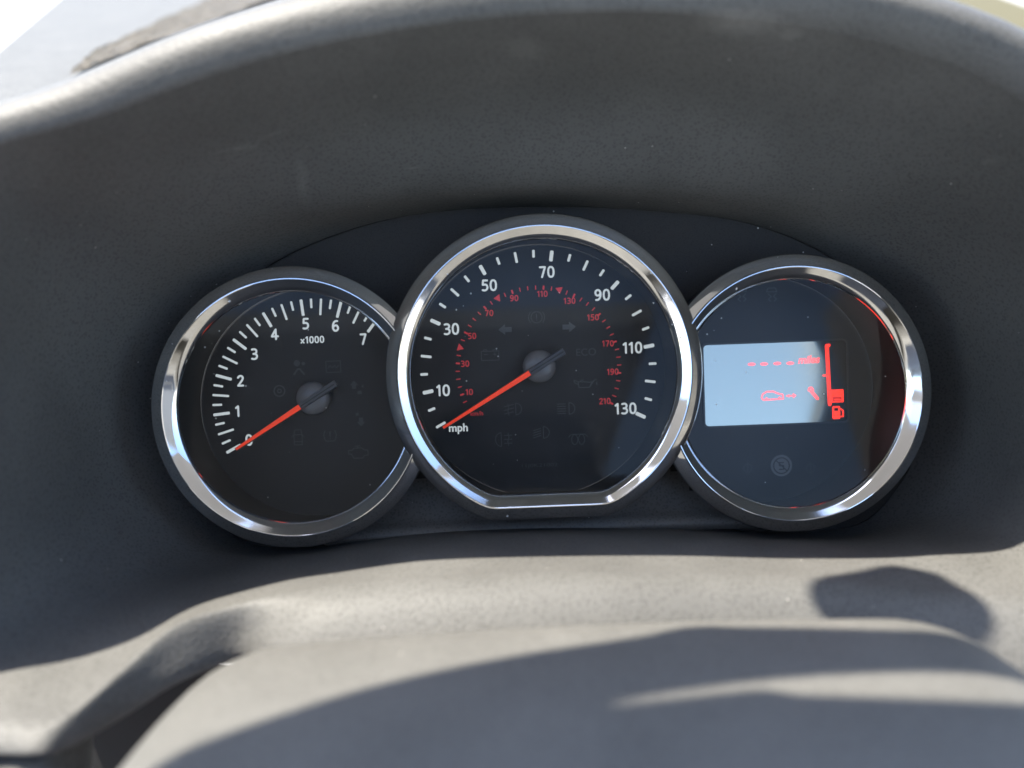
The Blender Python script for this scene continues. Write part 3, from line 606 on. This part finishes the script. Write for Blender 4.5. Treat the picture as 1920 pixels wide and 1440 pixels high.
Ink().line([(-4.4, -0.6), (-4.0, 0.8), (-2.4, 1.7), (0, 1.7), (1.6, 0.9), (3.6, 0.4), (3.8, -1.2), (-3.8, -1.4)], 0.6, True).line([(-3.2, -1.3), (-2.6, -0.6), (-2.0, -1.3)], 0.4).line([(1.8, -1.2), (2.4, -0.5), (3.0, -1.2)], 0.4).make('car_symbol', M['seg'], scr, (D['car'][0] - 1.4, D['car'][1]), Z)
Ink().line([(-1.6, 0), (1.2, 0)], 0.55).poly([(2.2, 0), (0.8, 1.0), (0.8, -1.0)]).poly([(-1.4, 0), (-0.6, 0.7), (-0.6, -0.7)]).make('arrow_symbol', M['seg'], scr, D['arrow'], Z)
Ink().line([(-1.0, 1.0), (1.4, -1.9)], 1.2).line([(-1.9, 1.3), (-1.6, 2.2), (-0.8, 2.3), (-0.2, 1.4)], 0.8).make('wrench_symbol', M['seg'], scr, D['wrench'], Z)
Ink().line([D['bar0'], D['bar1']], 1.45).line([(D['bar0'][0], D['bar0'][1]), (D['bar0'][0] + 0.9, D['bar0'][1] + 0.1)], 1.2).line([(D['knob'][0] - 0.4, D['knob'][1]), (D['knob'][0] + 1.0, D['knob'][1])], 0.8).make('fuel_scale', M['seg'], scr, (0, 0), Z)
Ink().poly(rrect(-2.6, -2.3, 2.6, 2.6, 0.3)).make('fuel_level', M['seg'], scr, D['blk'], Z + 0.05)
Ink().line([(-1.6, -0.4), (1.8, -0.4)], 0.25).line([(-1.4, -1.6), (1.6, -1.6), (1.6, -0.8), (-1.4, -0.8)], 0.25, True).make('fuel_level_gap', mat('dark red display gap', (0.12, 0.0, 0.0), 0.5), scr, D['blk'], Z + 0.10)
Ink().poly(rrect(-2.1, -2.5, 0.9, 2.4, 0.5)).line([(0.9, 1.4), (2.0, 0.6), (2.0, -1.6), (1.2, -1.6)], 0.55).make('pump_symbol', M['seg'], scr, D['pump'], Z)
Ink().poly(rrect(-1.4, 0.6, 0.2, 1.7, 0.2)).make('pump_window', mat('dark red pump window', (0.05, 0.0, 0.0), 0.5), scr, D['pump'], Z + 0.05)
S = off(LCD_SYM, DC); Z = 1.66
for k in ('skid1', 'skid2'):
    Ink().line([(-2.0, 1.0), (2.0, 1.0), (1.4, 2.4), (-1.4, 2.4)], 0.4, True).line([(-1.4, 0.2), (-0.2, -0.8), (-1.4, -1.8), (-0.4, -2.6)], 0.4).line([(1.6, 0.2), (0.6, -0.8), (1.8, -1.8), (0.8, -2.6)], 0.4).make('skid_symbol', M['grey'], face, S[k], Z)
Ink().poly([(4.1 * math.cos(a * math.pi / 20), 4.1 * math.sin(a * math.pi / 20)) for a in range(40)]).make('limiter_disc', mat('light grey lamp disc', (0.19, 0.19, 0.185), 0.5), face, S['limit'], Z)
Ink().arc((0, 0), 3.0, 0, 360, 0.45, 24).line([(-2.2, 2.2), (2.0, -2.0)], 0.4).line([(0.8, 1.2), (-0.8, 1.2), (-0.8, 0), (0.8, 0), (0.8, -1.4), (-0.8, -1.4)], 0.45).make('limiter_symbol', M['dial'], face, S['limit'], Z + 0.08)
for k in ('f1', 'f2'):
    Ink().arc((0, 0), 1.6, 0, 360, 0.5, 14).line([(0, -2.4), (0, 2.4)], 0.5).make('faint_symbol', mat('very faint print', (0.022, 0.023, 0.025), 0.4), face, S[k], Z)

# ---------------------------------------------------------------- steering column shroud
sh = empty('steering_column_cover')
tag(sh, 'rounded grey plastic steering column cover in front of the dashboard shelf', 'column cover')
def sect(z, y, x0, x1, r, drop):
    pts = []
    for k in range(9):
        a = math.radians(180 - 90 * k / 8); pts.append((x0 + r + r * math.cos(a), y - r * 0.62 + r * 0.62 * math.sin(a), z))
    for k in range(1, 10): 
        t = k / 10; pts.append((x0 + r + (x1 - x0 - 2 * r) * t, y + 1.4 * math.sin(math.pi * t), z))
    for k in range(9):
        a = math.radians(90 - 90 * k / 8); pts.append((x1 - r + r * math.cos(a), y - r * 0.62 + r * 0.62 * math.sin(a), z))
    return [(x0, y - drop, z)] + pts + [(x1, y - drop, z)]
ZS = [(112, -64.5, -80, 88), (115, -61.4, -84, 91.5), (118, -59.2, -86.5, 93), (124, -58.1, -88.5, 95), (135, -58.6, -90, 96), (155, -60.2, -91, 96), (180, -62.4, -90, 95), (210, -66, -86, 93), (240, -71, -82, 90)]
rows = [sect(112.5, -90, -76, 84, 22, 60)] + [sect(z, y, x0, x1, 24, 70) for z, y, x0, x1 in ZS]
rows = [[list(p) for p in r] for r in rows]
nu = len(rows[0]); rows2 = list(zip(*[spline([tuple(r[u]) for r in rows], 5) for u in range(nu)]))
o = grid('upper_cover', rows2, M['shroud'], sh); fix_normals(o)

# ---------------------------------------------------------------- dashboard top, vent, outside
CFi = CF.inverted()
def to_frame(x, y, z): return tuple((CFi @ (Vector((x, y, z)) * K)) * 1000)
def patch(outline, n, lump, z):
    """a quad outline in plan (four corners, mm) as a lumpy grid"""
    a, b, c, d = (Vector(p) for p in outline); rows = []
    for j in range(n + 1):
        t = j / n; l, r = a.lerp(d, t), b.lerp(c, t)
        rows.append([to_frame(*(l.lerp(r, k / n)), z + random.uniform(-lump, lump)) for k in range(n + 1)])
    return rows
grid('dash_top', patch(DASHTOP, 10, 0.0, 1070), M['pad'], dash)
grid('vent_strip', patch(VENT, 24, 1.5, 1074), M['vent'], dash)

# body of the dashboard to the left, right and behind the hood
for x0, x1, y0, y1 in ((-1000, -160, -70, 520), (190, 720, -70, 520), (-178, 190, 110, 520)):
    prof = [(y0 + 14, 640), (y0, 700), (y0, 960), (y0 + 4, 976), (y0 + 16, 985), (y1, 985)]
    grid('dash_body', [[to_frame(x0 + (x1 - x0) * k / 8, y, z) for k in range(9)] for y, z in prof], M['dash'], dash)

g = mesh('ground', [(-60000, -60000, 0), (60000, -60000, 0), (60000, 60000, 0), (-60000, 60000, 0)], [(0, 1, 2, 3)], M['ground'], None, False)
tag(g, 'pale sunlit concrete ground outside the windscreen', kind='structure')

vg = mesh('grass_verge', [(p[0], p[1], 4) for p in VERGE], [tuple(range(len(VERGE)))], M['verge'], None, False)
tag(vg, 'strip of dry olive grass outside at the top right corner', kind='structure')
# ---------------------------------------------------------------- unseen cabin pieces added to shade the dashboard and show in the chrome
def wslab(name, outline, z0, z1, m, label, cat):
    o = slab(name, outline, z0, z1, m, None, 3.0); tag(o, label, cat); return o
roof_out = [tuple(p) for p in ROOF] + [(420, ROOF[-1][1]), (420, -360), (100, -400), (-400, -400), (-900, -360), (-900, ROOF[0][1] - 60)]
wslab('roof_lining', roof_out, 1390, 1420, M['cloth'], 'grey cloth roof lining at the top edge of the windscreen', 'roof lining')
wslab('roof_lining', [(190, -640), (190, -1500), (-900, -1500), (-900, -640)], 1390, 1420, M['cloth'], 'grey cloth roof piece added to darken the dial reflections, behind a gap left for sunlight', 'roof lining')  # added to keep bright sky off the dials; gap ahead lets sun in
caster_out = [tuple(p) for p in spline(BAND_CASTER, 4, True)]
wslab('shadow_band_caster', caster_out, 1352, 1366, M['cloth'], 'grey panel like a sun visor, added to cast the curved shadow on the column cover', 'sun visor')  # unseen caster, outline traced back from the curved shadow on the column cover
wslab('shadow_blob_caster', [tuple(p) for p in spline(BLOB_CASTER, 4, True)], 1372, 1386, M['void'], 'black unseen caster for the rounded shadow on the fascia, standing for a rear view mirror', 'mirror')  # unseen caster, outline traced back from the rounded shadow on the fascia

wslab('pillar_blocker', [(390, -330), (410, -330), (410, BLOCKER_Y), (390, BLOCKER_Y)], 700, 1385, M['cloth'], 'grey door pillar shape added beside the driver to darken the screen reflection', 'pillar')  # added blocker that darkens the right end of the screen reflection
def seat(cx, label):
    t = empty('car_seat', (cx, -1000, 300), False); tag(t, label, 'seat', 'front seats facing the dashboard')
    for nm, x0, x1, z0, z1, th in (('backrest', -260, 260, 150, 930, 140), ('headrest', -140, 140, 955, 1085, 100), ('cushion', -250, 250, 0, 140, 480)):
        y0 = 0 if nm != 'cushion' else 0
        bm = bmesh.new(); bmesh.ops.create_cube(bm, size=1)
        for v in bm.verts: v.co = Vector(((x0 + x1) / 2 + v.co.x * (x1 - x0), y0 + th / 2 + v.co.y * th, (z0 + z1) / 2 + v.co.z * (z1 - z0))) * K
        bmesh.ops.bevel(bm, geom=bm.edges[:], offset=0.045, segments=4, affect='EDGES', profile=0.5)
        me = bpy.data.meshes.new(nm); bm.to_mesh(me); bm.free(); link(nm, me, M['seat'], t)
seat(0, 'dark grey driver seat facing the speedometer'); seat(-700, 'dark grey passenger seat left of the driver seat')

o = slab('cushion', rrect(-260, -20, 130, 330, 70), -45, 45, M['redcloth'], None, 30.0)  # added red body standing for red clothing in the chrome reflections
o.matrix_world = Matrix.Translation((-0.02, -0.82, 0.48)) @ Matrix.Rotation(math.radians(82), 4, 'X')
tag(o, 'red cushion shape added at the driver seat in place of red clothing, for the chrome to reflect', 'cushion')
